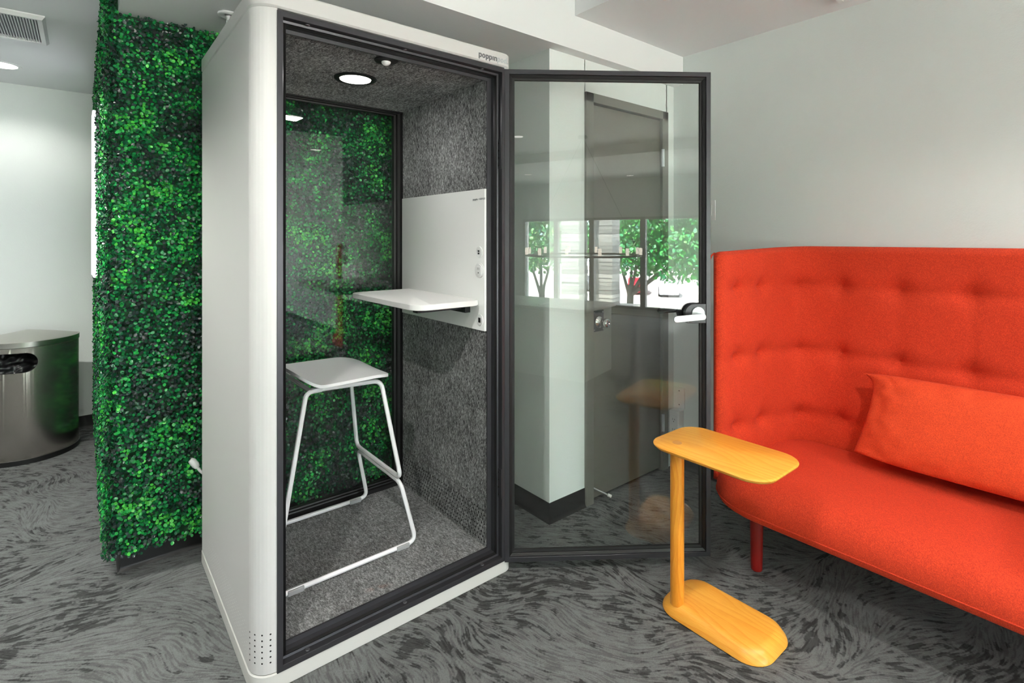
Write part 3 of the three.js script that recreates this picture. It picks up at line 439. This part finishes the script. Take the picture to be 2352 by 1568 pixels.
// ---------------------------------------------------------------- side table
{
  const t = thing('side_table', 'honey-coloured wooden C-shaped side table in front of the red sofa', 'table', 0, 0, 0);
  const topLoop = (e, h) => [rrect(1.738 + e, 2.062 - e, 0.806 + e, 1.288 - e, 0.085 - e * 0.5, 8), h];
  const rot = (g) => { const u = g.attributes.uv, q = g.attributes.position; for (let i = 0; i < u.count; i++) u.setXY(i, -q.getZ(i) + 0.1 * q.getY(i), q.getX(i) + 0.9 * q.getY(i) + 0.13); return g; };
  part(t, 'table_top', rot(loft([topLoop(0.02, 0.655), topLoop(0.008, 0.659), topLoop(0.0015, 0.666), topLoop(0, 0.671), topLoop(0.002, 0.6745), topLoop(0.005, 0.676)], 0.8)), M.wood);
  part(t, 'dowel_cap', cyl(0.0185, 0.0185, 0.0008, 32).translate(1.828, 0.6763, -1.198), M.woodCap);
  const post = cyl(0.0265, 0.0265, 0.62, 36).translate(1.828, 0.35, -1.198), pu = post.attributes.uv; for (let i = 0; i < pu.count; i++) pu.setXY(i, pu.getY(i) * 0.62, pu.getX(i) * 0.166);
  part(t, 'post', post, M.woodPost);
  const bl = (e, h, r) => [rrect(1.785 + e, 2.055 - e, 0.842 + e, 1.278 - e, r, 8), h];
  part(t, 'base', rot(loft([bl(0.004, 0, 0.085), bl(0, 0.005, 0.088), bl(0.002, 0.014, 0.087), bl(0.018, 0.037, 0.075), bl(0.03, 0.046, 0.066), bl(0.04, 0.049, 0.06), bl(0.055, 0.05, 0.05)], 0.75)), M.wood);
}

// ---------------------------------------------------------------- sofa
{
  const s = thing('sofa', 'red high-backed sofa with buttoned wraparound back against the wall', 'sofa', 0, 0, 0);
  const vc = 0.367, XB = 2.90, Rc = 0.17;
  // inner plan line of the wraparound back: wing, corner, back, corner, wing
  const wf = new THREE.Vector2(2.295, 1.276), wb = new THREE.Vector2(2.735, 1.206), wdir = wb.clone().sub(wf).normalize(), pts = [];
  for (let i = 0; i <= 22; i++) pts.push(wf.clone().lerp(wb, i / 22));
  const cEnd = new THREE.Vector2(XB, 1.03), ctrl = wb.clone().addScaledVector(wdir, (XB - wb.x) / wdir.x * 0.96); for (let i = 1; i <= 16; i++) { const q = i / 16; pts.push(new THREE.Vector2((1 - q) ** 2 * wb.x + 2 * q * (1 - q) * ctrl.x + q * q * cEnd.x, (1 - q) ** 2 * wb.y + 2 * q * (1 - q) * ctrl.y + q * q * cEnd.y)); }
  const nb = 44; for (let i = 1; i <= nb; i++) pts.push(new THREE.Vector2(XB, lerp(1.03, vc, i / nb)));
  const half = pts.slice(); for (let i = half.length - 2; i >= 0; i--) pts.push(new THREE.Vector2(half[i].x, 2 * vc - half[i].y));
  const len = [0]; for (let i = 1; i < pts.length; i++) len.push(len[i - 1] + pts[i].distanceTo(pts[i - 1])); const total = len[len.length - 1];
  const at = (i) => { const a = pts[Math.max(0, i - 1)], b = pts[Math.min(pts.length - 1, i + 1)], t = b.clone().sub(a).normalize(); return new THREE.Vector2(t.y, -t.x); };    // towards the sitter
  // button positions along the line
  const sOf = (x, v) => { let best = 9, r = 0; pts.forEach((p, i) => { const d = Math.hypot(p.x - x, p.y - v); if (d < best) { best = d; r = len[i]; } }); return r; };
  const cols = [sOf(2.437, 1.253), sOf(2.609, 1.226), sOf(2.84, 1.13)]; for (const v of [0.987, 0.74, 0.491]) cols.push(sOf(XB, v)); for (let i = cols.length - 1; i >= 0; i--) cols.push(total - cols[i]);
  const rows = [1.245, 0.915, 0.585];
  const press = (q, h) => {                                               // how far the padding is drawn in
    let d = 0; let near = 9; for (const c of cols) near = Math.min(near, Math.abs(q - c));
    for (const hh of rows) { const dh = h - hh; d += 0.0075 * Math.exp(-(dh * dh) / (0.03 * 0.03)); if (Math.abs(dh) < 0.2) for (const c of cols) { const dq = q - c, r = Math.hypot(dq, dh); if (r < 0.2) d += 0.022 * Math.exp(-r / 0.02) + 0.02 * Math.exp(-(r * r) / (0.055 * 0.055)); } }
    d += 0.0035 * Math.exp(-(near * near) / (0.022 * 0.022)) * (h < 1.3 ? 1 : sstep(1.43, 1.3, h)); return d;
  };
  const nh = 96, hTop = (q) => { const e = Math.min(q, total - q); return lerp(1.423, 1.446, clamp(e / 0.62)); }, h0 = 0.345, pos = [], idx = [], suv = []; const ringN = nh + 1 + 7 + 5;
  pts.forEach((p, i) => {
    const n = at(i), q = len[i], e = Math.min(q, total - q), round = Math.sqrt(clamp(1 - Math.pow(1 - clamp(e / 0.03), 2), 0.02, 1));
    const T = lerp(0.055, 0.082, sstep(0.3, 0.75, e)), top = hTop(q) - 0.03 * (1 - Math.sqrt(clamp(1 - Math.pow(1 - clamp(e / 0.035), 2)))), bot = h0 + 0.03 * (1 - round);
    const put = (off, h) => { pos.push(p.x + n.x * off, h, -(p.y + n.y * off)); suv.push(q, h); };
    const mid = -T / 2, hw = T / 2 * round;
    for (let k = 0; k <= nh; k++) { const h = lerp(bot, top - hw * 0.6, k / nh); put(mid + hw + 0.006 * round - press(q, h) * round, h); }
    for (let k = 1; k <= 7; k++) { const a = Math.PI * k / 8; put(mid + hw * Math.cos(a), top - hw * 0.6 + hw * 0.6 * Math.sin(a)); }
    for (let k = 0; k < 5; k++) put(mid - hw, lerp(top - hw * 0.6, bot, k / 4));
  });
  const m = ringN; for (let i = 0; i + 1 < pts.length; i++) for (let k = 0; k < m; k++) { const a = i * m + k, b = i * m + (k + 1) % m; idx.push(a, a + m, b + m, a, b + m, b); }
  for (const [l, f] of [[0, 0], [pts.length - 1, 1]]) { for (let k = 1; k + 1 < m; k++) f ? idx.push(l * m, l * m + k, l * m + k + 1) : idx.push(l * m, l * m + k + 1, l * m + k); }
  const g = new THREE.BufferGeometry(); g.setAttribute('position', new THREE.Float32BufferAttribute(pos, 3)); g.setIndex(idx);
  g.setAttribute('uv', new THREE.Float32BufferAttribute(suv, 2)); part(s, 'backrest', toCreasedNormals(g, 0.9), M.red);
  // piping on the wing edge
  for (const sd of [1, -1]) { const f = (v) => sd > 0 ? v : 2 * vc - v; part(s, 'piping', sweep([W(2.297, 0.37, f(1.331)), W(2.297, 0.8, f(1.331)), W(2.297, 1.38, f(1.331)), W(2.31, 1.405, f(1.328)), W(2.33, 1.416, f(1.325))], 0.004, 8), M.red); }
  // buttons
  rows.forEach((h) => cols.forEach((c) => { let i = 0; while (i + 1 < len.length && len[i + 1] < c) i++; const p = pts[i], n = at(i), d = 0.006 - press(c, h) + 0.001; part(s, 'button', new THREE.SphereGeometry(0.0052, 10, 6).scale(1, 0.8, 1).translate(p.x + n.x * d, h, -(p.y + n.y * d)), M.red); }));
  // seat cushion with a rolled front edge and crowned top
  const sl = (e, h) => [rrect(2.165 + e, 2.905 - e * 0.3, 2 * vc - 1.325 + e, 1.325 - e, [0.12, 0.12, 0.25 - e * 0.4, 0.25 - e * 0.4], 10), h], loops = [];
  const prof = [[0.05, 0.292], [0.02, 0.296], [0.006, 0.306], [0.002, 0.324], [0, 0.345], [0.004, 0.372], [0.014, 0.398], [0.03, 0.42], [0.052, 0.437], [0.085, 0.45], [0.13, 0.459], [0.19, 0.4645], [0.27, 0.467], [0.34, 0.468]];
  for (const [e, h] of prof) loops.push(sl(e, h));
  const seat = part(s, 'seat_cushion', loft(loops, 1.2), M.red);
  part(seat, 'seam', sweep(rrect(2.1648, 2.9, 2 * vc - 1.3255, 1.3255, [0.12, 0.12, 0.25, 0.25], 10).concat([rrect(2.1648, 2.9, 2 * vc - 1.3255, 1.3255, [0.12, 0.12, 0.25, 0.25], 10)[0]]).map(([x, v]) => W(x, 0.328, v)), 0.0028, 6), M.red);
  for (const [x, v] of [[2.345, 1.13], [2.345, 2 * vc - 1.13], [2.8, 1.13], [2.8, 2 * vc - 1.13]]) { const lg = new THREE.LatheGeometry([[0, 0], [0.02, 0], [0.0235, 0.004], [0.024, 0.012], [0.029, 0.3], [0, 0.3]].map(([r, y]) => new THREE.Vector2(r, y)), 28), u = lg.attributes.uv; for (let i = 0; i < u.count; i++) u.setXY(i, u.getY(i) * 0.3, u.getX(i) * 0.17); part(s, 'leg', lg.translate(x, 0, -v), M.redLeg); }
}
// lumbar pillow
{
  const p = thing('lumbar_pillow', 'long orange-red lumbar pillow lying on the sofa', 'pillow', 2.695, 0.518, 0.455, 0);
  const nu = 90, nv = 44, pos = [], idx = [], L = 0.40, Hh = 0.188, T = 0.098, wr = lattice(14, 9, 601), wr2 = lattice(31, 17, 602);
  for (const sd of [1, -1]) for (let j = 0; j <= nv; j++) for (let i = 0; i <= nu; i++) {
    const a = -1 + 2 * i / nu, b = -1 + 2 * j / nv, x = a * L * (1 - 0.03 * (1 - a * a) - 0.03 * (1 - b * b) - 0.06 * (b + 1) * (1 - Math.pow(Math.max(0, b), 10))) , y = b * Hh * (1 - 0.045 * (1 - b * b) - 0.10 * Math.pow(Math.abs(a), 6) * (1 - 0.4 * b * b));
    const body = Math.pow(clamp((1 - Math.pow(Math.abs(a), 3.2)) * (1 - Math.pow(Math.abs(b), 2.4))), 0.5), edge = Math.pow(Math.max(Math.abs(a), Math.abs(b)), 4) * (1 - Math.pow(Math.max(Math.abs(a), Math.abs(b)), 12));
    const fold = 0.02 * edge * (wr(a * 0.5 + 0.5, b * 0.5 + 0.5) - 0.5) * 2 + 0.011 * edge * (wr2(a * 0.5 + 0.5 + 0.1 * b, b * 0.5 + 0.5) - 0.5) * 2;
    pos.push(x, y + Hh - (sd > 0 ? 0.05 * body * Math.pow(clamp((0.4 - b) / 1.4), 1.2) : 0), sd * (T * body + 0.002 + fold * (body > 0.02 ? 1 : 0)));
  }
  const w = nu + 1, o2 = w * (nv + 1); for (let j = 0; j < nv; j++) for (let i = 0; i < nu; i++) { const a = j * w + i; idx.push(a, a + 1, a + w + 1, a, a + w + 1, a + w, o2 + a, o2 + a + w + 1, o2 + a + 1, o2 + a, o2 + a + w, o2 + a + w + 1); }
  for (let i = 0; i < nu; i++) { idx.push(i + 1, i, o2 + i, i + 1, o2 + i, o2 + i + 1); const t = nv * w + i; idx.push(t, t + 1, o2 + t + 1, t, o2 + t + 1, o2 + t); }
  for (let j = 0; j < nv; j++) { const a = j * w; idx.push(a, a + w, o2 + a + w, a, o2 + a + w, o2 + a); const b = j * w + nu; idx.push(b + w, b, o2 + b, b + w, o2 + b, o2 + b + w); }
  const g = new THREE.BufferGeometry(); g.setAttribute('position', new THREE.Float32BufferAttribute(pos, 3)); g.setIndex(idx);
  // stand it up facing -x, leaning back on the sofa back
  g.rotateY(-Math.PI / 2); g.rotateZ(-0.36); g.rotateY(0.02);
  const q = toCreasedNormals(g, 1.2); boxUV(q); part(p, 'pillow_cover', q, M.redPillow);
}

// ---------------------------------------------------------------- ceiling fittings
const lights = [];
function downlight(x, v, h, r, label, power = DOWNLIGHT) {
  const t = thing('ceiling_light', label, 'light', x, h, v, 0, 'round recessed ceiling lights');
  part(t, 'trim_ring', new THREE.LatheGeometry([[r * 0.78, 0.0], [r * 0.8, -0.004], [r * 0.95, -0.006], [r, -0.002], [r, 0]].map(([a, y]) => new THREE.Vector2(a, y)), 40), M.trimWhite);
  part(t, 'light_diffuser', cyl(r * 0.79, r * 0.79, 0.003, 40).translate(0, -0.0015, 0), M.glow);
  const l = new THREE.SpotLight(0xfffbf4, power, 0, 1.25, 0.35, 2); l.position.set(0, -0.012, 0); l.target.position.set(0, -2, 0); l.castShadow = true; l.shadow.radius = 2.6; l.shadow.mapSize.set(1024, 1024); t.add(l, l.target);
}
downlight(-0.41, 4.77, 2.62, 0.105, 'round recessed light in the alcove ceiling above the steel bin', 2.0);
downlight(-0.95, 3.1, 2.62, 0.105, 'round recessed light in the alcove ceiling nearer the camera', 21);
downlight(1.25, -0.42, 2.8, 0.085, 'round recessed light above the camera mirrored at the top of the glass door');
downlight(-0.35, 0.75, 2.8, 0.085, 'round recessed light in the raised ceiling left of the camera');
downlight(-0.9, -1.9, 2.8, 0.085, 'round recessed light over the reception desk');
downlight(-2.33, -4.43, 2.66, 0.085, 'round recessed light near the windows on the left of the mirror image');
downlight(-0.82, -5.6, 2.66, 0.085, 'round recessed light close to the window head');
downlight(2.4, -1.6, 2.66, 0.085, 'round recessed light over the far end of the sofa wall');
function vent(x0, x1, v0, v1, h, label) {
  const t = thing('ceiling_vent', label, 'vent', (x0 + x1) / 2, h, (v0 + v1) / 2), w = (x1 - x0) / 2, d = (v1 - v0) / 2;
  part(t, 'vent_frame', ring([[-w, w, -d, d, 0], [-w, w, -d, d, 0.006], [-w + 0.012, w - 0.012, -d + 0.012, d - 0.012, 0.022], [-w + 0.032, w - 0.032, -d + 0.032, d - 0.032, 0.02], [-w + 0.035, w - 0.035, -d + 0.035, d - 0.035, 0]]).rotateX(Math.PI / 2), M.trimWhite);
  part(t, 'vent_backing', boxUV(new THREE.BoxGeometry(2 * w - 0.06, 0.002, 2 * d - 0.06).translate(0, -0.002, 0)), M.ventDark);
  const n = Math.round((2 * w - 0.07) / 0.0115), fin = boxUV(new THREE.BoxGeometry(0.0035, 0.014, 2 * d - 0.07)).rotateZ(0.35);
  for (let i = 0; i < n; i++) { const f = part(t, 'louvre', fin, M.trimWhite); f.position.set(-w + 0.037 + (2 * w - 0.074) * (i + 0.5) / n, -0.011, 0); }
}
vent(-0.62, -0.145, 3.585, 4.065, 2.62, 'white square louvred air vent in the alcove ceiling');
vent(2.42, 2.905, 0.52, 0.99, 2.66, 'white air vent in the ceiling over the sofa, only its corner showing');
{
  const s = thing('sprinkler_head', 'white round fire sprinkler under the soffit beside the booth roof', 'sprinkler', 0.505, 2.48, 2.6);
  part(s, 'escutcheon', new THREE.LatheGeometry([[0.016, -0.004], [0.03, -0.012], [0.042, -0.01], [0.044, -0.004], [0.044, 0]].map(([r, y]) => new THREE.Vector2(r, y)), 32), M.trimWhite);
  part(s, 'sprinkler_body', cyl(0.009, 0.011, 0.03, 16).translate(0, -0.015, 0), M.trimWhite);
  part(s, 'deflector', [cyl(0.014, 0.014, 0.002, 20).translate(0, -0.045, 0), cyl(0.002, 0.002, 0.02, 8).translate(0.008, -0.036, 0), cyl(0.002, 0.002, 0.02, 8).translate(-0.008, -0.036, 0)], M.trimWhite);
}
// wall plates on the right wall
{
  const a = thing('blank_wall_plate', 'white blank wall plate low on the wall behind the glass door', 'wall plate', 3.015, 0.45, 1.957);
  part(a, 'plate', boxUV(new THREE.BoxGeometry(0.006, 0.132, 0.078).translate(-0.003, 0, 0)), M.plastic); for (const h of [0.045, -0.045]) part(a, 'screw', cyl(0.004, 0.004, 0.002, 10).rotateZ(Math.PI / 2).translate(-0.0065, h, 0), M.screw);
  const o = thing('outlet_box', 'white surface-mounted outlet box under the blank wall plate', 'outlet', 3.015, 0.29, 1.962);
  part(o, 'box_body', loft([[rrect(-0.058, 0, -0.036, 0.036, 0.004, 3), -0.085], [rrect(-0.058, 0, -0.036, 0.036, 0.004, 3), 0.085]]), M.plastic);
  part(o, 'outlet_face', boxUV(new THREE.BoxGeometry(0.003, 0.13, 0.05).translate(-0.0595, -0.005, 0)), M.trimWhite);
  for (const h of [0.03, -0.035]) part(o, 'socket', [boxUV(new THREE.BoxGeometry(0.002, 0.012, 0.002).translate(-0.0612, h, -0.007)), boxUV(new THREE.BoxGeometry(0.002, 0.01, 0.002).translate(-0.0612, h, 0.007)), boxUV(new THREE.BoxGeometry(0.002, 0.005, 0.005).translate(-0.0612, h - 0.014, 0))], M.plasticDark);
  const s = thing('wall_switch', 'small white switch plate on the wall just past the door edge', 'wall plate', 3.015, 1.66, 1.745);
  part(s, 'plate', boxUV(new THREE.BoxGeometry(0.006, 0.122, 0.075).translate(-0.003, 0, 0)), M.plastic); part(s, 'rocker', boxUV(new THREE.BoxGeometry(0.004, 0.066, 0.032).translate(-0.007, 0, 0)), M.trimWhite);
}

// ---------------------------------------------------------------- behind the camera: what the glass mirrors
const WM = S('#6f7473', 0.5);
for (let i = 0; i < 6; i++) {
  const x0 = WIN[i], x1 = WIN[i + 1], w = new THREE.Group(); w.name = 'window_' + (i + 1); scene.add(w);
  w.userData = { kind: 'structure', label: ['narrow window pane at the far left of the window row', 'second window pane from the left in front of a stone pillar', 'middle window pane of the row with the pillar edge outside', 'window pane in front of the tree trunk', 'window pane with the parked cars outside', 'rightmost window pane of the row beside the sofa wall'][i], category: 'window' };
  part(w, 'window_frame', ring([[x0, x1, SILL, HEAD, 6.06], [x0, x1, SILL, HEAD, 5.96], [x0 + 0.05, x1 - 0.05, SILL + 0.05, HEAD - 0.05, 5.96], [x0 + 0.05, x1 - 0.05, SILL + 0.05, HEAD - 0.05, 6.06]]), WM);
  part(w, 'pane', new THREE.PlaneGeometry(x1 - x0 - 0.1, HEAD - SILL - 0.1).translate((x0 + x1) / 2, (SILL + HEAD) / 2, 6.02), M.glass);
}
{
  const d = thing('reception_desk', 'long white reception desk behind the camera mirrored in the glass door', 'desk', 0, 0, 0);
  part(d, 'front_panel', slab(-1.9, 0.42, 0, 0.715, -1.14, -1.11, 0.004, 0.002, 2), S('#c9cdc9', 0.5)); part(d, 'end_panel', slab(0.39, 0.42, 0, 0.715, -1.82, -1.14, 0.004, 0.002, 2), S('#c9cdc9', 0.5));
  part(d, 'desk_top', slab(-1.92, 0.46, 0.715, 0.755, -1.86, -1.07, 0.02, 0.004, 4), S('#a9adab', 0.25));
  for (const [k, x0, x1] of [[0, -0.95, -0.03], [1, -1.85, -1.0]]) {
    const g = thing('screen_guard', ['clear acrylic guard standing on the desk near its open end', 'clear acrylic guard standing further along the desk'][k], 'guard', 0, 0.755, 0);
    const sh = new THREE.Shape(); const pts2 = rrect(x0, x1, 0, 0.36, [0.002, 0.03, 0.03, 0.002], 5); sh.setFromPoints(pts2.map(([a, b]) => new THREE.Vector2(a, b))); part(g, 'acrylic_sheet', new THREE.ExtrudeGeometry(sh, { depth: 0.006, bevelEnabled: false }).translate(0, 0.004, 1.25), M.glass);
    part(g, 'guard_foot', [slab(x0 + 0.1, x0 + 0.13, 0, 0.012, -1.36, -1.16, 0.004, 0.002, 2), slab(x1 - 0.13, x1 - 0.1, 0, 0.012, -1.36, -1.16, 0.004, 0.002, 2)], M.plastic);
  }
}
{
  const c = thing('ring_chandelier', 'thin dark ring chandelier with small white candle lights, mirrored in the door', 'chandelier', -0.19, 0, -2.33), R = 0.73, h = 1.27;
  part(c, 'ring', new THREE.TorusGeometry(R, 0.009, 8, 72).rotateX(Math.PI / 2).scale(1, 1.4, 1).translate(0, h, 0), M.bracket);
  part(c, 'canopy', cyl(0.06, 0.06, 0.03, 24).translate(0, 2.785, 0), M.bracket);
  for (let i = 0; i < 4; i++) { const a = 0.5 + i * Math.PI / 2; part(c, 'cable', rod(new THREE.Vector3(0, 2.78, 0), new THREE.Vector3(R * Math.cos(a), h, R * Math.sin(a)), 0.0025, 6), M.bracket); }
  for (let i = 0; i < 12; i++) { const a = 0.2 + i * Math.PI / 6, x = R * Math.cos(a), z = R * Math.sin(a); const cd = part(c, 'candle_lamp', cyl(0.019, 0.019, 0.085, 16).translate(x, h + 0.055, z), S('#ffffff', 0.5, { emissive: '#fff3df', emissiveIntensity: 6 })); const l = new THREE.PointLight(0xffefd8, 0.12); l.position.set(x, h + 0.06, z); l.castShadow = true; c.add(l); }
}
// outside
{
  struct('ground_outside', [box(-60, 40, -4.4, -3.9, -90, -9)], S('#b9b8b6', 0.9), 'pale asphalt parking lot outside the windows', 'ground');
  struct('building_ledge', [box(-12, 8, -4.4, -0.2, -9.2, -6.2)], S('#b4b4ad', 0.9), 'ledge of ground in front of the windows', 'ground');
  const stone = ['#8e9290', '#7b7f7e', '#9da19f', '#868a89', '#a5a8a6'].map((c) => S(c, 0.85));
  for (const [k, x, v] of [[0, -3.25, -8.1], [1, -2.57, -8.56]]) {
    const p = thing('stone_pillar', ['ledgestone pillar outside the second window pane', 'ledgestone pillar outside the middle window pane'][k], 'pillar', x, -0.2, v);
    part(p, 'core', boxUV(new THREE.BoxGeometry(0.44, 4.4, 0.44).translate(0, 2.2, 0)), stone[1]);
    for (let r = 0; r < 44; r++) { const off = rr(-0.01, 0.012), hh = rr(0.09, 0.1); part(p, 'stone', boxUV(new THREE.BoxGeometry(0.49 + off, hh, 0.49 + off)).translate(rr(-0.008, 0.008), 0.05 + r * 0.1, rr(-0.008, 0.008)), stone[r * 7 % 5]); }
  }
  const bark = S('#5d5f58', 0.95), lg = leafGeo;
  const tree = (x, v, h0, hs, label, crowns, nLeaf, tint) => {
    const t = thing('tree', label, 'tree', x, h0, v);
    part(t, 'trunk', sweep([[0, 0, 0], [0.04, hs * 0.3, 0], [-0.03, hs * 0.62, 0.05], [0.05, hs, 0]].map((p) => new THREE.Vector3(...p)), (q) => lerp(0.15, 0.12, q), 12), bark);
    crowns.forEach(([cx, cy, cz, r]) => part(t, 'branch', sweep([new THREE.Vector3(0, hs * 0.88, 0), new THREE.Vector3(cx * 0.4, lerp(hs * 0.9, cy, 0.5), cz * 0.4), new THREE.Vector3(cx, cy, cz)], (q) => lerp(0.07, 0.015, q), 8), bark));
    const im = new THREE.InstancedMesh(lg, S('#ffffff', 0.5, { side: THREE.DoubleSide }), nLeaf), o = new THREE.Object3D(), c = new THREE.Color(); im.name = 'foliage'; im.userData.kind = 'stuff';
    for (let i = 0; i < nLeaf; i++) { const [cx, cy, cz, r] = crowns[i % crowns.length]; let a, b, d; do { a = rr(-1, 1); b = rr(-1, 1); d = rr(-1, 1); } while (a * a + b * b + d * d > 1); const q = 0.75 + 0.25 * Math.hypot(a, b, d); o.position.set(cx + a * r * q, cy + b * r * 0.8 * q, cz + d * r * q); o.rotation.set(rr(0, 6.3), rr(0, 6.3), rr(0, 6.3)); o.scale.setScalar(rr(0.10, 0.18)); o.updateMatrix(); im.setMatrixAt(i, o.matrix); c.setRGB(tint[0] * rr(0.5, 1.3), tint[1] * rr(0.5, 1.3), tint[2] * rr(0.5, 1.3)); im.setColorAt(i, c); }
    t.add(shade(im));
  };
  tree(-4.62, -15.4, -3.9, 3.6, 'broad green shade tree outside the windows near the parked cars', [[0.2, 5.2, 0, 1.6], [1.6, 4.9, 0.3, 1.5], [2.9, 5.0, -0.2, 1.5], [-0.9, 5.3, 0.2, 1.3], [1.0, 6.4, 0, 1.5], [2.4, 6.3, 0.3, 1.4], [3.9, 5.5, 0.4, 1.2]], 17000, [0.09, 0.42, 0.13]);
  tree(-8.3, -15.0, -3.9, 3.4, 'green tree outside the leftmost window pane', [[0, 5.2, 0, 1.5], [-1.1, 5.0, 0.2, 1.3], [1.0, 5.4, 0, 1.2], [0, 6.3, 0, 1.2]], 9000, [0.14, 0.38, 0.16]);
  tree(-9.0, -13.0, -3.9, 1.4, 'purple-leaved bush under the leftmost window pane', [[0, 2.0, 0, 1.0], [1.0, 2.2, 0.1, 0.9], [-0.9, 2.3, 0.1, 0.9], [0.3, 3.0, 0, 0.8]], 6000, [0.22, 0.15, 0.15]);
  const car = (x, v, turn, col, label) => {
    const t = thing('car', label, 'car', x, -3.9, v, turn), s = new THREE.Shape([[-2.25, 0.3], [-2.3, 0.62], [-2.15, 0.82], [-1.2, 0.95], [-0.55, 1.38], [0.55, 1.42], [1.25, 1.02], [2.05, 0.98], [2.28, 0.8], [2.25, 0.32]].map(([a, b]) => new THREE.Vector2(a, b)));
    part(t, 'body', boxUV(new THREE.ExtrudeGeometry(s, { depth: 1.56, bevelEnabled: true, bevelSize: 0.08, bevelThickness: 0.1, bevelSegments: 3 }).translate(0, 0, -0.78)), S(col, 0.25, { metalness: 0.2 }));
    const gl = new THREE.Shape([[-1.0, 0.98], [-0.5, 1.32], [0.5, 1.36], [1.05, 1.04]].map(([a, b]) => new THREE.Vector2(a, b))); part(t, 'side_window', boxUV(new THREE.ExtrudeGeometry(gl, { depth: 1.8, bevelEnabled: false }).translate(0, 0, -0.9)), S('#20262a', 0.1));
    part(t, 'rear_window', boxUV(new THREE.BoxGeometry(0.62, 0.02, 1.3).rotateZ(-0.52).translate(0.95, 1.27, 0)), S('#20262a', 0.1));
    for (const [a, b] of [[-1.4, 0.8], [-1.4, -0.8], [1.4, 0.8], [1.4, -0.8]]) { const w = part(t, 'wheel', boxUV(new THREE.CylinderGeometry(0.33, 0.33, 0.24, 20).rotateX(Math.PI / 2).translate(a, 0.33, b)), S('#1a1a1b', 0.8)); part(w, 'rim', boxUV(new THREE.CylinderGeometry(0.2, 0.2, 0.25, 14).rotateX(Math.PI / 2).translate(a, 0.33, b)), M.steel); }
    for (const b of [0.62, -0.62]) part(t, 'tail_light', boxUV(new THREE.BoxGeometry(0.08, 0.14, 0.34).translate(2.27, 0.78, b)), S('#a01515', 0.3));
  };
  car(-12.6, -46, 1.25, '#c9cbd6', 'silver sedan parked in the lot, mirrored in the glass door');
  car(-15.8, -46.5, 1.25, '#b5122c', 'red car parked beside the silver sedan');
  car(-20.5, -47, 1.25, '#4a4f55', 'dark grey car parked beyond the red car');
  const line = S('#e8e8e6', 0.8); for (let k = 0; k < 6; k++) { const p = thing('parking_line', ['parking line nearest the silver sedan', 'parking line right of the first line', 'parking line left of the red car', 'parking line next to the dark car', 'outermost left parking line', 'outermost right parking line'][k], 'marking', -11 - 2.9 * k, -3.9, -37, 0.3); part(p, 'stripe', boxUV(new THREE.BoxGeometry(0.14, 0.01, 5).translate(0, 0.005, 0)), line); }
}

camera.updateProjectionMatrix();
renderer.render(scene, camera);
